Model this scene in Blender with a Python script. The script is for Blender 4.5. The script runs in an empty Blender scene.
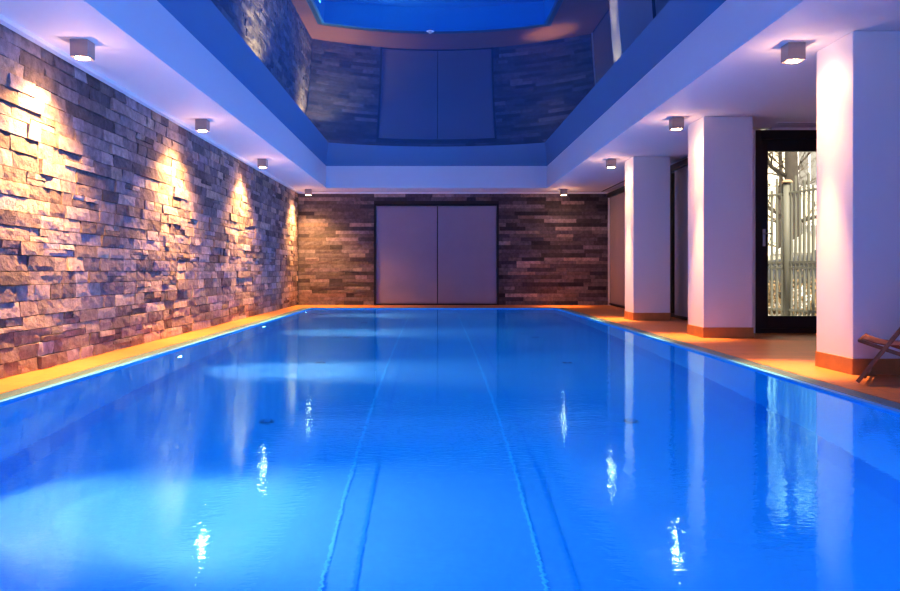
import bpy, bmesh, math, random
from mathutils import Vector, Matrix, noise
random.seed(7)
C = bpy.context.scene.collection
PI = math.pi
F = 800.0            # focal length in pixels for a 900 px wide frame
EYE = 0.8

# ------------------------------------------------------------------ materials
def lin(c):
    return tuple(((v / 12.92) if v <= 0.04045 else ((v + 0.055) / 1.055) ** 2.4) for v in c)

def mat(name, col, rough=0.5, metal=0.0, bump=0.0, bscale=30.0, var=0.0, vscale=4.0, spec=0.5, emit=None, estr=0.0, attr=None):
    m = bpy.data.materials.new(name); m.use_nodes = True
    nt = m.node_tree; N = nt.nodes; L = nt.links
    p = N['Principled BSDF']
    p.inputs['Base Color'].default_value = (*col, 1)
    p.inputs['Roughness'].default_value = rough
    p.inputs['Metallic'].default_value = metal
    p.inputs['Specular IOR Level'].default_value = spec
    tc = N.new('ShaderNodeTexCoord')
    last = None
    if attr:
        a = N.new('ShaderNodeAttribute'); a.attribute_name = attr; last = a.outputs['Color']
    if var > 0:
        n = N.new('ShaderNodeTexNoise'); n.inputs['Scale'].default_value = vscale
        n.inputs['Detail'].default_value = 6; n.inputs['Roughness'].default_value = .65
        L.new(tc.outputs['Object'], n.inputs['Vector'])
        mr = N.new('ShaderNodeMapRange'); mr.inputs['From Min'].default_value = .3; mr.inputs['From Max'].default_value = .7
        mr.inputs['To Min'].default_value = 1 - var; mr.inputs['To Max'].default_value = 1 + var
        L.new(n.outputs['Fac'], mr.inputs['Value'])
        mx = N.new('ShaderNodeMix'); mx.data_type = 'RGBA'; mx.blend_type = 'MULTIPLY'
        mx.inputs['Factor'].default_value = 1
        if last: L.new(last, mx.inputs['A'])
        else: mx.inputs['A'].default_value = (*col, 1)
        L.new(mr.outputs['Result'], mx.inputs['B'])
        last = mx.outputs['Result']
    if last: L.new(last, p.inputs['Base Color'])
    if bump > 0:
        n2 = N.new('ShaderNodeTexNoise'); n2.inputs['Scale'].default_value = bscale; n2.inputs['Detail'].default_value = 8
        n2.inputs['Roughness'].default_value = .65
        L.new(tc.outputs['Object'], n2.inputs['Vector'])
        b = N.new('ShaderNodeBump'); b.inputs['Strength'].default_value = bump; b.inputs['Distance'].default_value = .02
        L.new(n2.outputs['Fac'], b.inputs['Height']); L.new(b.outputs['Normal'], p.inputs['Normal'])
    if emit:
        p.inputs['Emission Color'].default_value = (*emit, 1); p.inputs['Emission Strength'].default_value = estr
    return m

M = {}
M['plaster'] = mat('plaster', (.80, .79, .80), .65, bump=.05, bscale=60)
M['trimwhite'] = mat('trimwhite', (.85, .86, .88), .5)
M['stone'] = mat('split_stone', (.3, .25, .22), .75, bump=.8, bscale=34, var=.4, vscale=10, attr='tint')
M['stone_back'] = mat('strip_stone', (.2, .15, .12), .7, bump=.4, bscale=45, var=.4, vscale=14, attr='tint')
M['mortar'] = mat('dark_joint', (.05, .045, .045), .9)
M['skirting'] = mat('skirting_tile', (.42, .21, .07), .45, var=.12, vscale=9)
M['darkframe'] = mat('dark_frame', (.022, .012, .012), .4)
M['blackmetal'] = mat('black_metal', (.02, .02, .025), .35, metal=.4)
M['steel'] = mat('steel', (.6, .58, .56), .3, metal=1)
M['fixture'] = mat('anodised_fixture', (.42, .34, .31), .5, metal=.2)
M['panel'] = mat('sliding_panel', (.34, .30, .36), .4, metal=.15, var=.05, vscale=1.2)
M['blind'] = mat('blind_fabric', (.42, .36, .33), .8, bump=.1, bscale=200)
M['blind_dark'] = mat('blind_fabric_grey', (.52, .49, .47), .8, bump=.1, bscale=200)
M['grate'] = mat('grate_plastic', (.17, .30, .33), .4)
M['channel'] = mat('channel', (.10, .22, .26), .6)
M['bulb'] = mat('lamp_glow', (1, .8, .5), .5, emit=(1.0, .60, .30), estr=75)
M['poolbulb'] = mat('pool_lamp_glow', (1, 1, 1), .5, emit=(.95, .92, 1), estr=40)
M['wood'] = mat('chair_wood', (.30, .12, .05), .42, var=.3, vscale=14)
M['sling'] = mat('chair_sling', (.24, .11, .075), .85, bump=.1, bscale=160)
M['drain'] = mat('drain_cover', (.02, .06, .16), .5)
M['poolwall_lit'] = mat('pool_lining_lit', (.07, .60, .98), .6, var=.06, vscale=20)  # paler than the floor lining: light on the walls put into the colour
M['seamlight'] = mat('seam_light', (.12, .66, 1.0), .5)
M['seamdark'] = mat('seam_dark', (.03, .37, .78), .5)
M['fence'] = mat('fence_paint', (.15, .15, .12), .6)
M['rust'] = mat('rusty_rail', (.42, .27, .16), .7)
M['bark'] = mat('bark', (.07, .06, .05), .9, bump=.6, bscale=18, var=.3, vscale=6)
M['twig'] = mat('twig', (.06, .045, .03), .9)
M['leafy'] = mat('dry_leaf', (.38, .30, .17), .9)
M['facade'] = mat('facade', (.93, .86, .70), .9, var=.08, vscale=2)
M['paving'] = mat('street_paving', (.40, .38, .34), .9, var=.1, vscale=3)
M['carpaint'] = mat('car_paint', (.06, .065, .07), .2, metal=.3)
M['carglass'] = mat('car_glass', (.20, .20, .19), .12)
M['chrome'] = mat('chrome', (.9, .9, .9), .15, metal=1)
M['tyre'] = mat('tyre', (.02, .02, .02), .8)
M['hedge'] = mat('shrub', (.22, .15, .07), .9)

def glass(name, ior=1.45, col=(1, 1, 1)):
    m = bpy.data.materials.new(name); m.use_nodes = True
    N = m.node_tree.nodes; L = m.node_tree.links; N.clear()
    o = N.new('ShaderNodeOutputMaterial'); g = N.new('ShaderNodeBsdfGlossy'); t = N.new('ShaderNodeBsdfTransparent')
    mx = N.new('ShaderNodeMixShader'); fr = N.new('ShaderNodeFresnel'); fr.inputs['IOR'].default_value = ior
    g.inputs['Roughness'].default_value = 0.0; t.inputs['Color'].default_value = (*col, 1)
    L.new(fr.outputs[0], mx.inputs[0]); L.new(t.outputs[0], mx.inputs[1]); L.new(g.outputs[0], mx.inputs[2]); L.new(mx.outputs[0], o.inputs[0])
    return m
M['glass'] = glass('window_glass')

# floor: long sandstone planks
def floor_mat():
    m = mat('deck_tile', (.5, .38, .27), .42)
    N = m.node_tree.nodes; L = m.node_tree.links; p = N['Principled BSDF']
    tc = N.new('ShaderNodeTexCoord')
    br = N.new('ShaderNodeTexBrick'); br.inputs['Scale'].default_value = 1
    br.inputs['Brick Width'].default_value = 1.2; br.inputs['Row Height'].default_value = .2
    br.inputs['Mortar Size'].default_value = .003
    br.inputs['Color1'].default_value = (.66, .27, .075, 1); br.inputs['Color2'].default_value = (.57, .235, .068, 1)
    br.inputs['Mortar'].default_value = (.25, .13, .07, 1)
    L.new(tc.outputs['Object'], br.inputs['Vector'])
    mp = N.new('ShaderNodeMapping'); mp.inputs['Scale'].default_value = (1.5, 26, 1)
    n = N.new('ShaderNodeTexNoise'); n.inputs['Scale'].default_value = 2; n.inputs['Detail'].default_value = 5
    L.new(tc.outputs['Object'], mp.inputs[0]); L.new(mp.outputs[0], n.inputs['Vector'])
    mr = N.new('ShaderNodeMapRange'); mr.inputs['To Min'].default_value = .7; mr.inputs['To Max'].default_value = 1.2
    L.new(n.outputs['Fac'], mr.inputs[0])
    mx = N.new('ShaderNodeMix'); mx.data_type = 'RGBA'; mx.blend_type = 'MULTIPLY'; mx.inputs['Factor'].default_value = 1
    L.new(br.outputs['Color'], mx.inputs['A']); L.new(mr.outputs[0], mx.inputs['B']); L.new(mx.outputs['Result'], p.inputs['Base Color'])
    return m
M['deck'] = floor_mat()

def pool_mat():
    m = mat('pool_lining', (.1, .5, .95), .6)
    N = m.node_tree.nodes; L = m.node_tree.links; p = N['Principled BSDF']
    tc = N.new('ShaderNodeTexCoord')
    n = N.new('ShaderNodeTexNoise'); n.inputs['Scale'].default_value = 38; n.inputs['Detail'].default_value = 4
    L.new(tc.outputs['Object'], n.inputs['Vector'])
    n2 = N.new('ShaderNodeTexNoise'); n2.inputs['Scale'].default_value = .7; n2.inputs['Detail'].default_value = 2
    L.new(tc.outputs['Object'], n2.inputs['Vector'])
    ad = N.new('ShaderNodeMath'); ad.operation = 'ADD'; L.new(n.outputs['Fac'], ad.inputs[0]); L.new(n2.outputs['Fac'], ad.inputs[1])
    mr = N.new('ShaderNodeMapRange'); mr.inputs['From Min'].default_value = .6; mr.inputs['From Max'].default_value = 1.4
    L.new(ad.outputs[0], mr.inputs[0])
    mx = N.new('ShaderNodeMix'); mx.data_type = 'RGBA'
    mx.inputs['A'].default_value = (.06, .38, .76, 1); mx.inputs['B'].default_value = (.08, .48, .86, 1)
    L.new(mr.outputs[0], mx.inputs['Factor']); L.new(mx.outputs['Result'], p.inputs['Base Color'])
    return m
M['pool'] = pool_mat()

def water_mat():
    m = bpy.data.materials.new('pool_water'); m.use_nodes = True
    N = m.node_tree.nodes; L = m.node_tree.links; N.clear()
    o = N.new('ShaderNodeOutputMaterial'); g = N.new('ShaderNodeBsdfGlass'); g.inputs['IOR'].default_value = 1.333
    g.inputs['Roughness'].default_value = 0.0; g.inputs['Color'].default_value = (.30, .84, 1, 1)
    tc = N.new('ShaderNodeTexCoord')
    mp = N.new('ShaderNodeMapping'); mp.inputs['Scale'].default_value = (1, 1.9, 1)
    L.new(tc.outputs['Object'], mp.inputs[0])
    n1 = N.new('ShaderNodeTexNoise'); n1.inputs['Scale'].default_value = 1.1; n1.inputs['Detail'].default_value = 1
    n2 = N.new('ShaderNodeTexNoise'); n2.inputs['Scale'].default_value = 22; n2.inputs['Detail'].default_value = 2
    L.new(mp.outputs[0], n1.inputs['Vector']); L.new(mp.outputs[0], n2.inputs['Vector'])
    b1 = N.new('ShaderNodeBump'); b1.inputs['Strength'].default_value = 1; b1.inputs['Distance'].default_value = .0020
    b2 = N.new('ShaderNodeBump'); b2.inputs['Strength'].default_value = 1; b2.inputs['Distance'].default_value = .00065
    L.new(n1.outputs['Fac'], b1.inputs['Height']); L.new(n2.outputs['Fac'], b2.inputs['Height'])
    L.new(b1.outputs['Normal'], b2.inputs['Normal']); L.new(b2.outputs['Normal'], g.inputs['Normal'])
    L.new(g.outputs[0], o.inputs[0])
    return m
M['water'] = water_mat()

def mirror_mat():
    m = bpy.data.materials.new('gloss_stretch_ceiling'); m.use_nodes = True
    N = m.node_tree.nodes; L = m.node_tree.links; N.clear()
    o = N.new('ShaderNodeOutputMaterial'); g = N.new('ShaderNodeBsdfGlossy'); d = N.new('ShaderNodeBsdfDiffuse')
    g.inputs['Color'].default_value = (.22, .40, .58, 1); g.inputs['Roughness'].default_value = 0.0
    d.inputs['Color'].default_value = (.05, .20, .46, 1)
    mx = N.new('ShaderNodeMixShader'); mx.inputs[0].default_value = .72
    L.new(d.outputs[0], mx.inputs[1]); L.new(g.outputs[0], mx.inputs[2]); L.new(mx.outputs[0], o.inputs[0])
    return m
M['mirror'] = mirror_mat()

# ------------------------------------------------------------------ helpers
def box(bm, x0, x1, y0, y1, z0, z1, rot=None, piv=None):
    v = [bm.verts.new((x, y, z)) for x in (x0, x1) for y in (y0, y1) for z in (z0, z1)]
    fs = [(0, 1, 3, 2), (4, 6, 7, 5), (0, 4, 5, 1), (2, 3, 7, 6), (0, 2, 6, 4), (1, 5, 7, 3)]
    for f in fs: bm.faces.new([v[i] for i in f])
    return v

def bar(bm, a, b, w, h, up=(0, 0, 1)):
    """a rectangular bar from a to b, w across and h along 'up'"""
    a = Vector(a); b = Vector(b); d = (b - a).normalized(); u = Vector(up)
    s = d.cross(u).normalized() * w / 2; t = s.cross(d).normalized() * h / 2
    v = []
    for p in (a, b):
        for q in (s + t, s - t, -s - t, -s + t): v.append(bm.verts.new(p + q))
    for k in range(4): bm.faces.new((v[k], v[(k + 1) % 4], v[4 + (k + 1) % 4], v[4 + k]))
    bm.faces.new((v[3], v[2], v[1], v[0])); bm.faces.new((v[4], v[5], v[6], v[7]))

def tube(bm, pts, radii, n=10, cap=True):
    rings = []
    pts = [Vector(p) for p in pts]
    ref = Vector((.37, .81, .44))
    for i, p in enumerate(pts):
        d = (pts[min(i + 1, len(pts) - 1)] - pts[max(i - 1, 0)]).normalized()
        s = d.cross(ref).normalized(); t = s.cross(d)
        r = radii[i] if hasattr(radii, '__len__') else radii
        rings.append([bm.verts.new(p + (s * math.cos(2 * PI * k / n) + t * math.sin(2 * PI * k / n)) * r) for k in range(n)])
    for i in range(len(rings) - 1):
        for k in range(n):
            bm.faces.new((rings[i][k], rings[i][(k + 1) % n], rings[i + 1][(k + 1) % n], rings[i + 1][k]))
    if cap:
        bm.faces.new(rings[0][::-1]); bm.faces.new(rings[-1])

def obj(name, bm, m, parent=None, bevel=0, smooth=False):
    bmesh.ops.recalc_face_normals(bm, faces=bm.faces)
    me = bpy.data.meshes.new(name); bm.to_mesh(me); bm.free()
    if m is not None: me.materials.append(m)
    if smooth:
        for p in me.polygons: p.use_smooth = True
    o = bpy.data.objects.new(name, me); C.objects.link(o)
    if parent: o.parent = parent
    if bevel:
        b = o.modifiers.new('bevel', 'BEVEL'); b.width = bevel; b.segments = 2; b.limit_method = 'ANGLE'
    return o

def tag(o, label=None, cat=None, group=None, kind=None):
    if label: o['label'] = label
    if cat: o['category'] = cat
    if group: o['group'] = group
    if kind: o['kind'] = kind
    return o

def thing(name, label, cat, loc=(0, 0, 0), rz=0, group=None):
    e = bpy.data.objects.new(name, None); C.objects.link(e); e.location = loc; e.rotation_euler = (0, 0, rz)
    e.empty_display_size = .1
    return tag(e, label, cat, group)

def copy_tree(o, parent=None):
    c = o.copy(); C.objects.link(c); c.parent = parent
    for ch in list(o.children): copy_tree(ch, c)
    return c

def boxes(name, bs, m, parent=None, bevel=0, kind=None):
    bm = bmesh.new()
    for b in bs: box(bm, *b)
    o = obj(name, bm, m, parent, bevel)
    if kind: o['kind'] = kind
    return o

def lamp(name, kind, loc, energy, col, rot=(0, 0, 0), **kw):
    l = bpy.data.lights.new(name, kind); l.energy = energy; l.color = col
    for k, v in kw.items(): setattr(l, k, v)
    o = bpy.data.objects.new(name, l); C.objects.link(o); o.location = loc; o.rotation_euler = rot
    return o

# ------------------------------------------------------------------ dimensions
XL, XP, YB, YN = -3.18, 3.23, 18.82, -3.0
XE, XR, YD = 4.1, 7.2, 10.3
HC, HM = 2.65, 3.14          # low ceiling, gloss ceiling
PX, PY0, PY1 = 2.65, -1.2, 17.3
GX, GY1 = 2.83, 17.5
RX0, RX1, RY0, RY1 = -2.39, 2.53, -1.5, 17.82
WZ = -.018; PD = 1.55

# ------------------------------------------------------------------ setting
T = .2
boxes('floor', [(XL - T, -GX, YN, YB + T, -.25, 0), (GX, XE + .1, YN, YB + T, -.25, 0), (XE + .1, XR + T, YN, YD + .15, -.25, 0),
                (-GX, GX, GY1, YB + T, -.25, 0), (-GX, GX, YN, PY0 - .18, -.25, 0)], M['deck'], kind='structure')
# low ceiling with a recess: slab pieces around the opening
boxes('ceiling', [(XL - T, RX0, YN, YB + T, HC, HM + .12), (RX1, XR + T, YN, YD + .15, HC, HM + .12), (RX1, XE + .25, YD + .15, YB + T, HC, HM + .12),
                  (RX0, RX1, RY1, YB + T, HC, HM + .12), (RX0, RX1, YN, RY0, HC, HM + .12)], M['plaster'], kind='structure')
# gloss membrane sagging slightly in the middle
bm = bmesh.new(); nx, ny = 28, 60
xc, hw = (RX0 + RX1) / 2, (RX1 - RX0) / 2; yc, hl = (RY0 + RY1) / 2, (RY1 - RY0) / 2
g = []
for j in range(ny + 1):
    row = []
    for i in range(nx + 1):
        u = -1 + 2 * i / nx; v = -1 + 2 * j / ny
        z = HM - .13 * (1 - u * u) * (1 - v * v) ** .8
        row.append(bm.verts.new((xc + hw * u, yc + hl * v, z)))
    g.append(row)
for j in range(ny):
    for i in range(nx): bm.faces.new((g[j][i], g[j][i + 1], g[j + 1][i + 1], g[j + 1][i]))
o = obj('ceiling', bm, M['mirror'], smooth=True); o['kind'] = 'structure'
boxes('ceiling', [(RX0, RX1, RY0, RY1, HM + .02, HM + .12)], M['plaster'], kind='structure')
boxes('trim_1', [(XL, XL + .06, YN, YB, HC - .035, HC)], M['trimwhite'], kind='structure')
boxes('trim_2', [(XL, XE, YB - .06, YB, HC - .035, HC)], M['trimwhite'], kind='structure')
boxes('wall_front', [(XL - T, XR + T, YN - T, YN, 0, HC)], M['plaster'], kind='structure')

# stone walls -------------------------------------------------------
def stone_wall(name, L, H, place, rowh, lens, relief, m, palette, sub, holes=(), seed=1, split=.0):
    rnd = random.Random(seed)
    bm = bmesh.new(); lay = bm.loops.layers.color.new('tint')
    def block(a0, a1, z0, z1, d):
        for (h0, h1, hz) in holes:               # cut around an opening
            if z0 < hz and a1 > h0 and a0 < h1:
                if z0 < hz - .02 and z1 > hz: z0 = hz
                elif a0 < h0 and h0 - a0 > .02: a1 = h0
                elif a1 > h1 and a1 - h1 > .02: a0 = h1
                else: return
        if a1 - a0 < .02 or z1 - z0 < .02: return
        nx_ = max(2, int((a1 - a0) / sub)); nz_ = max(2, int((z1 - z0) / sub) + 1)
        tx, tz = rnd.uniform(-.5, .5) * relief, rnd.uniform(-.6, .6) * relief
        off = rnd.random() * 100
        grid = []
        cj = [rnd.uniform(0, .012) if split else rnd.uniform(0, .003) for _ in range(4)]
        for j in range(nz_ + 1):
            r = []
            for i in range(nx_ + 1):
                u, v = i / nx_, j / nz_
                p = d + tx * (u - .5) + tz * (v - .5)
                p += relief * .42 * noise.noise(Vector((a0 * 3 + u * (a1 - a0) * 11 + off, z0 * 3 + v * (z1 - z0) * 16, off)))
                e = min(u, 1 - u, v, 1 - v)
                if e < 1e-6: p -= relief * .10 * (1 + noise.noise(Vector((u * 5 + off, v * 5, 3))))
                p = max(p, .004)
                aa = a0 + .002 + (a1 - a0 - .004) * u; zz = z0 + .002 + (z1 - z0 - .004) * v
                if split:
                    aa += .006 * noise.noise(Vector((off, v * 4, 9)))
                    if v > .99 or v < .01: zz += (.5 - v) * 2 * .007 * abs(noise.noise(Vector((u * 4 + off, 1, 5))))
                r.append(bm.verts.new(place(aa, p, zz)))
            grid.append(r)
        c = rnd.choice(palette); k = rnd.uniform(.85, 1.15) if split else rnd.uniform(.75, 1.3)
        col = (c[0] * k, c[1] * k, c[2] * k, 1)
        fs = []
        for j in range(nz_):
            for i in range(nx_): fs.append(bm.faces.new((grid[j][i], grid[j][i + 1], grid[j + 1][i + 1], grid[j + 1][i])))
        rim = [grid[0][i] for i in range(nx_ + 1)] + [grid[j][nx_] for j in range(1, nz_ + 1)] + \
              [grid[nz_][i] for i in range(nx_ - 1, -1, -1)] + [grid[j][0] for j in range(nz_ - 1, 0, -1)]
        base = []
        for vtx in rim:
            base.append(bm.verts.new(unplace(vtx.co)))
        for i in range(len(rim)):
            k2 = (i + 1) % len(rim); fs.append(bm.faces.new((rim[k2], rim[i], base[i], base[k2])))
        for f in fs:
            for lp in f.loops: lp[lay] = col
    o0 = Vector(place(0, 0, 0)); nrm = (Vector(place(0, 1, 0)) - o0)
    def unplace(co):
        d = (co - o0).dot(nrm); return co - nrm * (d + .005)
    z = 0
    while z < H - .03:
        h = rnd.uniform(*rowh)
        if H - (z + h) < rowh[0] * .6: h = H - z
        a = -rnd.uniform(0, lens[0])
        while a < L:
            l = rnd.uniform(*lens)
            if rnd.random() < .2: l *= .55
            a0, a1 = max(a, 0), min(a + l, L)
            d = relief * (.35 + abs(rnd.gauss(0, .45)))
            d = min(d, relief * 1.7)
            if split and rnd.random() < split and l > .3:
                hh = z + h * rnd.uniform(.4, .6)
                block(a0, a1, z, hh, d); 
                am = a0 + (a1 - a0) * rnd.uniform(.35, .65)
                block(a0, am, hh, z + h, relief * rnd.uniform(.2, 1.3)); block(am, a1, hh, z + h, relief * rnd.uniform(.2, 1.3))
            else:
                block(a0, a1, z, z + h, d)
            a += l
        z += h
    # dark backing
    q = []
    o = obj(name, bm, m)
    o['kind'] = 'structure'
    return o
pal_l = [(.60, .54, .52), (.54, .49, .49), (.64, .57, .52), (.47, .42, .41), (.57, .53, .55), (.41, .37, .38)]
pal_b = [(.39, .36, .37), (.45, .41, .42), (.32, .30, .32), (.52, .46, .45), (.39, .36, .39), (.34, .32, .35), (.23, .22, .26)]
stone_wall('wall_left', YB - YN, HC - .02, lambda a, p, z: (XL - .03 + p, YB - a, z), (.10, .13), (.24, .58), .023, M['stone'], pal_l, .05, seed=3, split=.14)
boxes('wall_left', [(XL - T, XL - .03, YN, YB + T, 0, HC)], M['mortar'], kind='structure')
DX0, DX1, DH = -1.40, 1.535, 2.38
stone_wall('wall_back', XE - XL, HC - .02, lambda a, p, z: (XL + a, YB - p, z), (.075, .10), (.3, .85), .018, M['stone_back'], pal_b, .09,
           holes=[(DX0 - XL, DX1 - XL, DH)], seed=5)
boxes('wall_back', [(XL, DX0, YB, YB + T, 0, HC), (DX1, XE + .25, YB, YB + T, 0, HC), (DX0, DX1, YB, YB + T, DH, HC), (DX0 - .1, DX1 + .1, YB + .16, YB + T + .1, 0, DH)], M['mortar'], kind='structure')

# double sliding panels in the back wall (door_1)
d1 = thing('door_1', None, None, ((DX0 + DX1) / 2, YB, 0)); d1['kind'] = 'structure'
W = (DX1 - DX0) / 2
boxes('door_frame', [(-W, -W + .045, -.03, .15, 0, DH), (W - .045, W, -.03, .15, 0, DH), (-W + .045, W - .045, -.03, .15, DH - .045, DH), (-W + .045, W - .045, 0, .15, 0, .03)], M['blackmetal'], d1)
mid = .094 - (DX0 + DX1) / 2
boxes('door_leaf', [(-W + .05, mid - .01, .02, .05, .035, DH - .05)], M['panel'], d1, .004)
boxes('door_leaf', [(mid + .01, W - .05, .02, .05, .035, DH - .05)], M['panel'], d1, .004)

# right side: glazed bays and the garden door wall
boxes('wall_right', [(XE, XE + .18, 13.98, 14.5, 0, HC), (XE, XE + .18, YD + .16, 10.75, 0, HC), (XE, XE + .25, 18.7, YB, 0, HC), (XE + .02, XE + .18, 10.75, 13.98, 2.58, HC), (XE + .02, XE + .25, 14.5, 18.7, 2.58, HC)], M['plaster'], kind='structure')
boxes('wall_right', [(XR, XR + T, YN, YD, 0, HC)], M['plaster'], kind='structure')
boxes('wall_right', [(5.42, XR + T, YD, YD + .15, 0, HC), (XE + .25, 5.42, YD, YD + .15, 2.615, HC), (4.1, 4.146, YD + .001, YD + .15, 0, 2.615)], M['plaster'], kind='structure')

def window(name, y0, y1, mull):
    w = thing(name, None, None, (XE + .04, y0, 0)); w['kind'] = 'structure'
    L = y1 - y0
    bs = [(0, .07, 0, .07, 0, 2.58), (0, .07, L - .07, L, 0, 2.58), (0, .07, .07, L - .07, 2.5, 2.58), (0, .07, .07, L - .07, 0, .07)]
    for q in mull: bs.append((0, .07, q - .035, q + .035, .07, 2.5))
    boxes('window_frame', bs, M['darkframe'], w)
    boxes('window_pane', [(.03, .036, .07, L - .07, .07, 2.5)], M['glass'], w)
    return w
window('window_1', 10.75, 13.98, [1.6])
window('window_2', 14.5, 18.7, [2.1])

def blind(label, y0, y1, m):
    t = thing('roller_blind', label, 'blind', (XE - .02, y0, 0), 0)
    L = y1 - y0
    boxes('cassette', [(-.05, .055, 0, L, 2.5, 2.6)], M['blackmetal'], t, .008)
    # fabric with soft folds
    bm = bmesh.new(); n = 60; rows = []
    for j in range(2):
        rows.append([bm.verts.new((.02 + .003 * math.sin(i * .9), .02 + (L - .04) * i / n, (.05, 2.52)[j])) for i in range(n + 1)])
    for i in range(n): bm.faces.new((rows[0][i], rows[0][i + 1], rows[1][i + 1], rows[1][i]))
    obj('fabric', bm, m, t, smooth=True)
    boxes('bottom_bar', [(.005, .035, .015, L - .015, .02, .055)], M['blackmetal'], t, .004)
    return t
blind('grey roller blind drawn down behind the gap between middle and far pillars', 10.8, 13.62, M['blind_dark'])
blind('beige roller blind drawn down beside the back stone wall', 14.55, 18.62, M['blind'])

# garden door (door_2)
d2 = thing('door_2', None, None, (4.146, YD, 0)); d2['kind'] = 'structure'
DWd = 5.42 - 4.146
boxes('door_frame', [(0, .07, 0, .12, 0, 2.615), (DWd - .07, DWd, 0, .12, 0, 2.615), (.07, DWd - .07, 0, .12, 2.50, 2.615), (.07, DWd - .07, 0, .12, 0, .06)], M['darkframe'], d2, .004)
leaf = boxes('door_leaf', [(.072, .165, .01, .08, .062, 2.498), (DWd - .165, DWd - .072, .01, .08, .062, 2.498), (.165, DWd - .165, .01, .08, 2.345, 2.498), (.165, DWd - .165, .01, .08, .062, .22)], M['darkframe'], d2, .004)
boxes('glass_pane', [(.165, DWd - .165, .04, .048, .22, 2.345)], M['glass'], leaf)
bm = bmesh.new()
box(bm, .095, .13, .002, .01, 1.12, 1.34); tube(bm, [(.112, .005, 1.28), (.112, -.045, 1.28), (.2, -.05, 1.28)], .009, 8)
hnd = obj('door_handle', bm, M['steel'], leaf)

# ceiling slots
def slot(label, b):
    x0, x1, y0, y1 = b
    t = thing('air_slot', label, 'air vent', ((x0 + x1) / 2, (y0 + y1) / 2, HC), 0, None)
    w, l = (x1 - x0) / 2, (y1 - y0) / 2
    boxes('slot_opening', [(-w, w, -l, l, -.004, 0)], M['blackmetal'], t)
    e = .012
    boxes('slot_rim', [(-w - e, -w, -l - e, l + e, -.008, 0), (w, w + e, -l - e, l + e, -.008, 0), (-w, w, -l - e, -l, -.008, 0), (-w, w, l, l + e, -.008, 0)], M['trimwhite'], t)
slot('long dark ceiling slot vent above the beige roller blind', (3.88, 3.94, 14.6, 18.6))
slot('short dark ceiling slot vent above the garden door', (4.3, 5.3, 9.98, 10.02))

# ------------------------------------------------------------------ pillars
def make_pillar(y0, label):
    t = thing('pillar', label, 'pillar', (XP + .295, y0 + .295, 0), 0, 'square white pillars along the pool')
    boxes('shaft', [(-.295, .295, -.295, .295, 0, HC)], M['plaster'], t, .006)
    boxes('skirting', [(-.303, .303, -.303, .303, 0, .125)], M['skirting'], t, .003)
    return t
pil = make_pillar(6.16, 'square white pillar with warm tiled skirting behind the wooden deck chair')
for y0, lb in ((9.57, 'square white pillar immediately left of the glazed garden door'), (12.92, 'square white pillar nearest the back stone wall')):
    p = copy_tree(pil); p.location.y = y0 + .295; p['label'] = lb

# ------------------------------------------------------------------ pool
X, Y0, Y1 = PX, PY0, PY1
bm = bmesh.new()
zb, zt = WZ - PD, -.004
def quad(bm, a, b, c, d): return bm.faces.new([bm.verts.new(p) for p in (a, b, c, d)])
box(bm, -X, X, Y0, Y1, zb - .1, zb)                       # floor slab
box(bm, -X - .05, -X, Y0 - .05, Y1 + .05, zb - .1, zt); box(bm, X, X + .05, Y0 - .05, Y1 + .05, zb - .1, zt)
box(bm, -X, X, Y1, Y1 + .05, zb - .1, zt); box(bm, -X, X, Y0 - .05, Y0, zb - .1, zt)
o = obj('pool_basin', bm, M['pool']); o['kind'] = 'structure'
o.data.materials.append(M['poolwall_lit'])
for p in o.data.polygons:
    if abs(p.normal.z) < .5: p.material_index = 1
boxes('floor_edge_strip', [(-X, -X + .2, Y0, Y1, zb, zb + .003), (X - .2, X, Y0, Y1, zb, zb + .003)], M['seamdark'], o)  # darker strips on the floor along both side walls
o = boxes('floor_seam', [(-.508, -.492, Y0 + .3, Y1 - .3, zb, zb + .004), (.492, .508, Y0 + .3, Y1 - .3, zb, zb + .004)], M['seamlight'], o)
o = boxes('floor_seam', [(-.365, -.345, Y0 + .3, Y1 - .3, zb, zb + .004), (.625, .645, Y0 + .3, Y1 - .3, zb, zb + .004)], M['seamdark'], o.parent)
bm = bmesh.new(); quad(bm, (-X, Y0, WZ), (X, Y0, WZ), (X, Y1, WZ), (-X, Y1, WZ))
me = bpy.data.meshes.new('pool_water'); bm.to_mesh(me); bm.free(); me.materials.append(M['water'])
o = bpy.data.objects.new('pool_water', me); C.objects.link(o)
tag(o, 'calm glowing blue water filling the long indoor swimming pool', 'water', kind='stuff')

# overflow grate
bm = bmesh.new()
x0, x1 = PX + .055, GX - .005
for s in (-1, 1):
    a, b = sorted((s * x0, s * x1))
    box(bm, a, a + .012, PY0, GY1 - .005, -.03, -.002); box(bm, b - .012, b, PY0, GY1 - .005, -.03, -.002)
    y = PY0 + .01
    while y < GY1 - .02:
        box(bm, a + .012, b - .012, y, y + .014, -.022, -.003); y += .026
box(bm, -x0, x0, PY1 + .055, PY1 + .067, -.03, -.002); box(bm, -x0, x0, GY1 - .017, GY1 - .005, -.03, -.002)
x = -x0 + .01
while x < x0 - .02:
    box(bm, x, x + .014, PY1 + .067, GY1 - .017, -.022, -.003); x += .026
o = obj('overflow_grate', bm, M['grate']); tag(o, 'pale slatted overflow grate running around the edge of the pool', 'grate')
boxes('floor', [(-GX, -PX - .05, PY0, GY1, -.2, -.05), (PX + .05, GX, PY0, GY1, -.2, -.05), (-PX - .05, PX + .05, PY1 + .05, GY1, -.2, -.05)], M['channel'], kind='structure')

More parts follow.
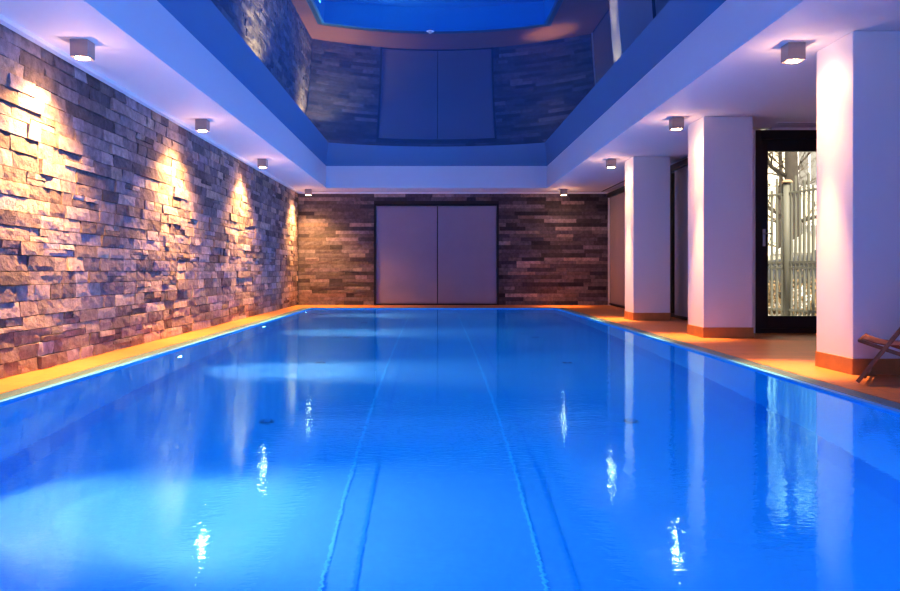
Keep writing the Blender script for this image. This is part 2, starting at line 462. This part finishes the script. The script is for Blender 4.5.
# floor inlets
def make_drain():
    t = thing('pool_drain', 'x', 'drain', (0, 0, 0), 0, 'round dark drains on the pool floor')
    bm = bmesh.new(); tube(bm, [(0, 0, 0), (0, 0, .012)], .055, 24); obj('drain_body', bm, M['drain'], t)
    bm = bmesh.new(); tube(bm, [(0, 0, .012), (0, 0, .02)], .028, 16); obj('drain_cap', bm, M['seamdark'], t)
    return t
side_names = {-1: 'left', 1: 'right'}
dr = make_drain(); first = True
rank = ['nearest the camera', 'second from the camera', 'third from the camera', 'farthest from the camera']
for s, xx in ((-1, -1.25), (1, 1.48)):
    for k, yy in enumerate((6.0, 8.85, 11.6, 14.4)):
        d = dr if first else copy_tree(dr); first = False
        d.location = (xx, yy, zb)
        d['label'] = 'round dark pool floor drain in the %s row, %s' % (side_names[s], rank[k])

# underwater lamps on the left pool wall
def make_plamp():
    t = thing('pool_lamp', 'x', 'pool lamp', (0, 0, 0), 0, 'round underwater lamps in the left pool wall')
    bm = bmesh.new(); tube(bm, [(0, 0, 0), (.012, 0, 0), (.02, 0, 0)], [.085, .085, .07], 28); obj('bezel', bm, M['steel'], t)
    bm = bmesh.new(); tube(bm, [(.021, 0, 0), (.026, 0, 0)], [.055, .05], 24); obj('lens', bm, M['poolbulb'], t)
    return t
pl = make_plamp()
pys = (4.2, 8.3, 12.4, 16.5)
plab = ['round underwater lamp glowing in the left pool wall, nearest the camera', 'round underwater lamp glowing in the left pool wall, largest and nearest in view',
        'round underwater lamp glowing in the left pool wall, second from the far end', 'round underwater lamp glowing in the left pool wall, closest to the back wall']
for k, yy in enumerate(pys):
    if k == 0: continue
    p = pl if k == 1 else copy_tree(pl)
    p.location = (-PX, yy, WZ - .62); p['label'] = plab[k]

# ------------------------------------------------------------------ ceiling downlights
def make_down():
    t = thing('ceiling_downlight', 'x', 'downlight', (0, 0, HC), 0, 'cube downlights under the low ceiling')
    s, h = .07, .135
    bm = bmesh.new()
    # square housing with a round opening below
    n = 32
    top = [bm.verts.new((x, y, 0)) for x, y in ((-s, -s), (s, -s), (s, s), (-s, s))]
    bot = [bm.verts.new((x, y, -h)) for x, y in ((-s, -s), (s, -s), (s, s), (-s, s))]
    bm.faces.new(top)
    for k in range(4): bm.faces.new((top[k], top[(k + 1) % 4], bot[(k + 1) % 4], bot[k]))
    r = .058
    ring = [bm.verts.new((r * math.cos(-3 * PI / 4 + 2 * PI * k / n), r * math.sin(-3 * PI / 4 + 2 * PI * k / n), -h)) for k in range(n)]
    inn = [bm.verts.new((v.co.x * .9, v.co.y * .9, -h + .03)) for v in ring]
    q = n // 4
    for k in range(4):
        for j in range(q): bm.faces.new((bot[k], ring[k * q + j], ring[(k * q + j + 1) % n]))
        bm.faces.new((bot[k], ring[((k + 1) * q) % n], bot[(k + 1) % 4]))
    for k in range(n): bm.faces.new((ring[k], inn[k], inn[(k + 1) % n], ring[(k + 1) % n]))
    obj('housing', bm, M['fixture'], t)
    bm = bmesh.new(); tube(bm, [(0, 0, -h + .012), (0, 0, -h - .003)], [.0575, .054], 28); obj('lamp_lens', bm, M['bulb'], t)
    return t
dn = make_down()
LX, RXX = -2.83, 2.94
dys = (3.0, 6.45, 9.8, 13.25, 18.1)
llab = [None, 'above the left stone wall, largest in view', 'above the left stone wall, second from the camera',
        'above the left stone wall, third from the camera', 'in the corner of left and back stone walls']
rlab = [None, 'beside the pillar with the deck chair', 'beside the pillar next to the garden door', 'beside the pillar nearest the back wall', 'close to the back wall by the beige blind']
first = True
for xx, labs in ((LX, llab), (RXX, rlab)):
    for k, yy in enumerate(dys):
        if xx > 0: yy += (-.08, .09, -.12, 0, -.02)[k]
        if labs[k] is not None:
            d = dn if first else copy_tree(dn); first = False
            d.location = (xx, yy, HC); d['label'] = 'square metal ceiling downlight ' + labs[k]
        lamp('downlight_fill', 'POINT', (xx, yy, HC - .27), 3.2 if xx < 0 else 5, (1, .55, .32), shadow_soft_size=0)  # unseen point lamp added below the fixture to warm the ceiling
        for nm, ang, bl, pw in (('wide', 165, .6, 45 if xx < 0 else 27), ('beam', 128 if xx < 0 else 88, 1.0, 1350 if xx < 0 else 130), ('core', 38, 1.0, 30 if xx < 0 else 1150)):
            l = bpy.data.lights.new('downlight_' + nm, 'SPOT'); l.energy = pw * (.5 if k == 0 else .6 if k == 4 else 1); l.color = (1, .48, .15) if xx < 0 else (1, .44, .15)
            l.spot_size = math.radians(ang); l.spot_blend = bl; l.shadow_soft_size = .03
            lo = bpy.data.objects.new('downlight_' + nm, l); C.objects.link(lo); lo.location = (xx, yy, HC - .145)

cs = thing('ceiling_sensor', 'small white sensor on the glossy mirrored ceiling, near the centre line', 'sensor', (-.03, 7.38, HM - .108))
bm = bmesh.new(); tube(bm, [(0, 0, .0), (0, 0, -.012), (0, 0, -.022)], [.045, .045, .036], 24); obj('base', bm, M['trimwhite'], cs)
bm = bmesh.new(); tube(bm, [(0, 0, -.022), (0, 0, -.04)], [.018, .012], 16); obj('nozzle', bm, M['steel'], cs)
# ------------------------------------------------------------------ deck chair
def deck_chair():
    # local: +x runs from the front foot backward, y runs across (0 = near side)
    ax = Vector((.845, -.535, 0)); rz = math.atan2(ax.y, ax.x)
    t = thing('deck_chair', 'folding wooden deck chair with brown sling, standing on the deck before the nearest pillar', 'chair', (3.0, 5.66, 0), rz)
    Wd = .56; w = .020; h = .027
    A0, A1 = Vector((0, 0, .015)), Vector((.70, 0, 1.02))
    B0, B1 = Vector((.015, 0, .305)), Vector((.86, 0, .015))
    for s in (0, 1):
        yy = s * Wd
        bm = bmesh.new(); bar(bm, A0 + Vector((0, yy, 0)), A1 + Vector((0, yy, 0)), w, h, (1, 0, 0)); obj('back_rail', bm, M['wood'], t, .004)
        y2 = yy + (.034 if s == 0 else -.034)
        bm = bmesh.new(); bar(bm, B0 + Vector((0, y2, 0)), B1 + Vector((0, y2, 0)), w, h); obj('seat_rail', bm, M['wood'], t, .004)
        y3 = yy + (-.03 if s == 0 else .03)
        bm = bmesh.new(); bar(bm, (.50, y3, .775), (.98, y3, .06), .022, .035, (1, 0, 0)); obj('prop_rail', bm, M['wood'], t, .003)
    def cross(nm, x, z, y0=0, y1=Wd, r=.016):
        bm = bmesh.new(); tube(bm, [(x, y0 - .012, z), (x, y1 + .012, z)], r, 12); return obj(nm, bm, M['wood'], t, 0, True)
    cross('front_bar', B0.x, B0.z + .004, r=.014); cross('top_bar', A1.x - .01, A1.z - .02); cross('rear_bar', B1.x - .03, B1.z + .02)
    cross('foot_bar', .045, .05, .03, Wd - .03, .01)
    cross('prop_bar', .965, .075, -.03, Wd + .03, .012)
    # sling: sags between front bar and top bar
    bm = bmesh.new(); n = 20; pa = Vector((B0.x, 0, B0.z + .012)); pb = Vector((A1.x - .01, 0, A1.z)); ctrl = Vector((.52, 0, .10))
    rows = []
    for i in range(n + 1):
        u = i / n; p = pa * (1 - u) ** 2 + ctrl * 2 * u * (1 - u) + pb * u * u
        rows.append([bm.verts.new((p.x, .06 + (Wd - .12) * k / 6, p.z - .012 * math.sin(PI * k / 6) * math.sin(PI * u))) for k in range(7)])
    for i in range(n):
        for k in range(6): bm.faces.new((rows[i][k], rows[i][k + 1], rows[i + 1][k + 1], rows[i + 1][k]))
    s = obj('sling', bm, M['sling'], t, 0, True); sm = s.modifiers.new('solid', 'SOLIDIFY'); sm.thickness = .006
deck_chair()

# ------------------------------------------------------------------ outside the garden door
GZ = -.05
boxes('ground', [(4.4, 34, 10.46, 46, GZ - .2, GZ)], M['paving'], kind='structure')
# facade far behind
b = thing('building', 'pale sunlit building beyond the bare tree outside', 'building', (16, 34, GZ))
boxes('wall', [(-14, 16, 0, .4, 0, 14)], M['facade'], b)
for zi in range(4):
    for xi in range(9):
        xx = -13 + xi * 3.1; zz = 1.2 + zi * 3.2
        f = boxes('window', [(xx, xx + 1.1, -.06, .0, zz, zz + 1.7)], M['trimwhite'], b)
        boxes('pane', [(xx + .1, xx + .5, -.07, -.06, zz + .1, zz + 1.6), (xx + .6, xx + 1.0, -.07, -.06, zz + .1, zz + 1.6)], M['carglass'], f)
# fence
fe = thing('metal_fence', 'pale metal railing fence with thick round post outside the garden door', 'fence', (5.75, 13, GZ))
P = Vector((0, 0, 0)); A = Vector((.36, -1.75, 0)); Bq = Vector((-.5, 1.2, 0))
bm = bmesh.new(); tube(bm, [(0, 0, 0), (0, 0, 2.28)], .06, 18); po = obj('post', bm, M['fence'], fe, 0, True)
bm = bmesh.new(); tube(bm, [(0, 0, 2.28), (0, 0, 2.30), (0, 0, 2.33)], [.085, .085, .05], 18); obj('post_cap', bm, M['rust'], po, 0, True)
bm = bmesh.new(); bm2 = bmesh.new()
for E in (A, Bq):
    for z, r in ((2.11, .016), (.22, .018), (.99, .018), (.90, .012)):
        rb = bmesh.new(); bar(rb, P + Vector((0, 0, z)), E + Vector((0, 0, z)), .03, r * 2); obj('rail', rb, M['fence'], fe)
for k, (E) in enumerate((A, Bq)):
    n = int(E.length / .105)
    for i in range(1, n + 1):
        q = E * (i / n); hh = 2.28 + .12 * ((i * 7) % 3 - 1) * .8
        bar(bm2, q + Vector((0, 0, .02)), q + Vector((0, 0, hh)), .032, .032, (0, 1, 0))
        q2 = E * ((i - 1) / n)
        bar(bm, q2 + Vector((0, 0, .90)), q + Vector((0, 0, .99)), .012, .015)
tag(obj('lattice', bm, M['fence'], fe), kind='stuff')
tag(obj('bars', bm2, M['fence'], fe), kind='stuff')

# trees
def tree(name, loc, h, r, seed, label):
    rnd = random.Random(seed); t = thing(name, label, 'tree', loc)
    tr = bmesh.new(); tw = bmesh.new(); 
    pts = [Vector((0, 0, 0))]; lean = Vector((rnd.uniform(-.05, .05), rnd.uniform(-.05, .05), 1))
    for i in range(7): pts.append(pts[-1] + Vector((lean.x + rnd.uniform(-.05, .05), lean.y, 1)) * h / 7)
    tube(tr, pts, [r * (1.15 - .09 * i) for i in range(8)], 12)
    def br(p, d, L, rr, depth):
        q = [p]
        for i in range(4):
            d = (d + Vector((rnd.uniform(-.35, .35), rnd.uniform(-.35, .35), rnd.uniform(-.15, .3)))).normalized()
            q.append(q[-1] + d * L / 4)
        tube(tr if rr > .05 else tw, q, [rr * (1 - .18 * i) for i in range(5)], 6)
        if depth > 0:
            for i in range(1, 5):
                for _ in range(2):
                    dd = (d + Vector((rnd.uniform(-1, 1), rnd.uniform(-1, 1), rnd.uniform(-.5, .7)))).normalized()
                    br(q[i], dd, L * .55, rr * .45, depth - 1)
    for i in range(2, 8):
        for _ in range(2):
            a = rnd.uniform(0, 2 * PI)
            br(pts[i], Vector((math.cos(a), math.sin(a), rnd.uniform(.0, .6))).normalized(), h * .33, r * .32, 2)
    obj('trunk', tr, M['bark'], t, 0, True); tag(obj('twigs', tw, M['twig'], t, 0, True), kind='stuff')
tree('bare_tree', (8.62, 19, GZ), 7.0, .17, 4, 'bare leafless tree with thick trunk behind the metal fence')
tree('slender_tree', (12.6, 29, GZ), 6.0, .10, 9, 'slender leafless tree farther behind the fence')

# shrub of dry leaves low behind the fence
rnd = random.Random(2)
bm = bmesh.new()
for i in range(1500):
    a = rnd.uniform(0, 2 * PI); rr = rnd.random() ** .5
    c = Vector((rr * 1.6 * math.cos(a), rr * .9 * math.sin(a), rnd.uniform(.05, 1.0) * (1.15 - .5 * rr)))
    u = Vector((rnd.uniform(-1, 1), rnd.uniform(-1, 1), rnd.uniform(-1, 1))).normalized() * .05; v = u.orthogonal().normalized() * .03
    bm.faces.new([bm.verts.new(c + q) for q in (u, v, -u, -v)])
for i in range(26):
    a = rnd.uniform(0, 2 * PI); tube(bm, [(0.5 * math.cos(a), .3 * math.sin(a), 0), (1.3 * math.cos(a), .8 * math.sin(a), rnd.uniform(.4, 1))], [.014, .005], 5)
o = obj('shrub', bm, M['hedge']); o.location = (6.7, 14.6, GZ); o.scale = (.55, .7, .8); tag(o, 'low brown shrub with dry leaves behind the metal fence', 'shrub')

# parked car
def car():
    t = thing('car', 'grey parked car behind the metal fence outside', 'car', (8.55, 16.6, GZ), math.radians(5)); t.scale = (1.12, 1.05, 1.13)
    prof = [(-2.1, .35), (-2.15, .72), (-2.0, .92), (-1.1, 1.04), (-.35, 1.50), (.9, 1.54), (1.6, 1.12), (2.1, 1.02), (2.2, .6), (2.1, .33)]
    bm = bmesh.new(); secs = []
    for yy, k, top in ((-.86, .0, 0), (-.80, 1, .0), (.80, 1, 0), (.86, 0, 0)):
        pass
    def section(yy, ins):
        r = []
        for (x, z) in prof:
            zz = z; xx = x
            if z > 1.0: yy2 = yy * (1 - .22 * (z - 1.0) / .5)
            else: yy2 = yy
            r.append(bm.verts.new((xx * (1 - ins * .02), yy2 * 1.0, zz - ins * .03 * (z > 1))))
        return r
    ys = [-.88, -.82, 0, .82, .88]; ss = [section(y, 1 if abs(y) > .85 else 0) for y in ys]
    for a, c in zip(ss, ss[1:]):
        for i in range(len(prof)):
            k = (i + 1) % len(prof); bm.faces.new((a[i], a[k], c[k], c[i]))
    bm.faces.new(ss[0]); bm.faces.new(ss[-1][::-1])
    obj('body', bm, M['carpaint'], t, .03)
    bm = bmesh.new()
    quad(bm, (-1.06, -.74, 1.07), (-1.06, .74, 1.07), (-.38, .66, 1.51), (-.38, -.66, 1.51)); obj('windscreen', bm, M['carglass'], t)
    for s in (-1, 1):
        bm = bmesh.new()
        quad(bm, (-.95, s * .885, 1.06), (1.35, s * .885, 1.08), (.85, s * .72, 1.46), (-.35, s * .72, 1.44)); obj('side_window', bm, M['carglass'], t)
        bm = bmesh.new()
        tube(bm, [(-.98, s * .9, 1.06), (-.36, s * .735, 1.47), (.86, s * .735, 1.49), (1.45, s * .9, 1.08), (-.98, s * .9, 1.06)], .034, 6); obj('window_trim', bm, M['chrome'], t)
        for xw in (-1.35, 1.35):
            bm = bmesh.new(); tube(bm, [(xw, s * .70, .31), (xw, s * .90, .31)], .31, 24); wh = obj('wheel', bm, M['tyre'], t)
            bm = bmesh.new(); tube(bm, [(xw, s * .90, .31), (xw, s * .915, .31)], .2, 18); obj('hubcap', bm, M['chrome'], wh)
    boxes('headlight', [(-2.14, -2.02, -.8, -.5, .68, .82)], M['chrome'], t); boxes('headlight', [(-2.14, -2.02, .5, .8, .68, .82)], M['chrome'], t)
car()

# ------------------------------------------------------------------ lamps
# unseen area lamp added under the surface, fills the basin with blue
lamp('pool_fill', 'AREA', (0, (PY0 + PY1) / 2, WZ - .05), 165, (.0, .56, 1.0), shape='RECTANGLE', size=5.2, size_y=PY1 - PY0 - .1)
for yy in (0.1,) + pys:
    lamp('pool_lamp_beam', 'SPOT', (-PX + .05, yy, WZ - .62), 520, (1, .22, .17), (0, math.radians(-44), 0), spot_size=math.radians(66), spot_blend=1, shadow_soft_size=.04)
    lamp('pool_lamp_throw', 'SPOT', (-PX + .05, yy, WZ - .62), 1250, (1, .22, .17), (0, math.radians(-64), 0), spot_size=math.radians(50), spot_blend=1, shadow_soft_size=.04)
# unseen lamps added over the pool, standing in for blue glow off the water
for yy in (-2.2, -.4, 3.6, 7.6, 11.6, 15.6):
    for xx in (-1.0, 1.0):
        lamp('water_glow_fill', 'SPOT', (xx, yy, .06), 240 if yy < 0 else (105 if xx < 0 else 105), (.15, .35, 1.0), (PI, 0 if yy < 0 else math.radians(-32 if xx < 0 else -14), 0), spot_size=math.radians(165 if yy < 0 else 146 if xx < 0 else 132), spot_blend=.6, shadow_soft_size=0)

# daylight outside
w = bpy.data.worlds.new('world'); bpy.context.scene.world = w; w.use_nodes = True
bg = w.node_tree.nodes['Background']; bg.inputs[0].default_value = (1.0, .93, .80, 1); bg.inputs[1].default_value = 2.2
lamp('sun', 'SUN', (0, 0, 20), 9, (1, .9, .72), (math.radians(34), 0, math.radians(-14)), angle=.02)

# ------------------------------------------------------------------ camera
cd = bpy.data.cameras.new('camera'); cam = bpy.data.objects.new('camera', cd); C.objects.link(cam)
cd.sensor_width = 36; cd.sensor_fit = 'HORIZONTAL'; cd.lens = F / 900 * 36
cd.shift_x = (450 - 433.5) / 900; cd.shift_y = -(295.5 - 271) / 900
cam.location = (0, 0, EYE); cam.rotation_euler = (PI / 2, 0, 0); cd.clip_end = 200
sc = bpy.context.scene; sc.camera = cam
sc.view_settings.view_transform = 'Standard'; sc.view_settings.look = 'Medium High Contrast'; sc.view_settings.exposure = 0
cy = sc.cycles
cy.max_bounces = 12; cy.diffuse_bounces = 4; cy.glossy_bounces = 5; cy.transmission_bounces = 8; cy.transparent_max_bounces = 8
cy.sample_clamp_indirect = 6; cy.blur_glossy = .3
cy.use_denoising = True
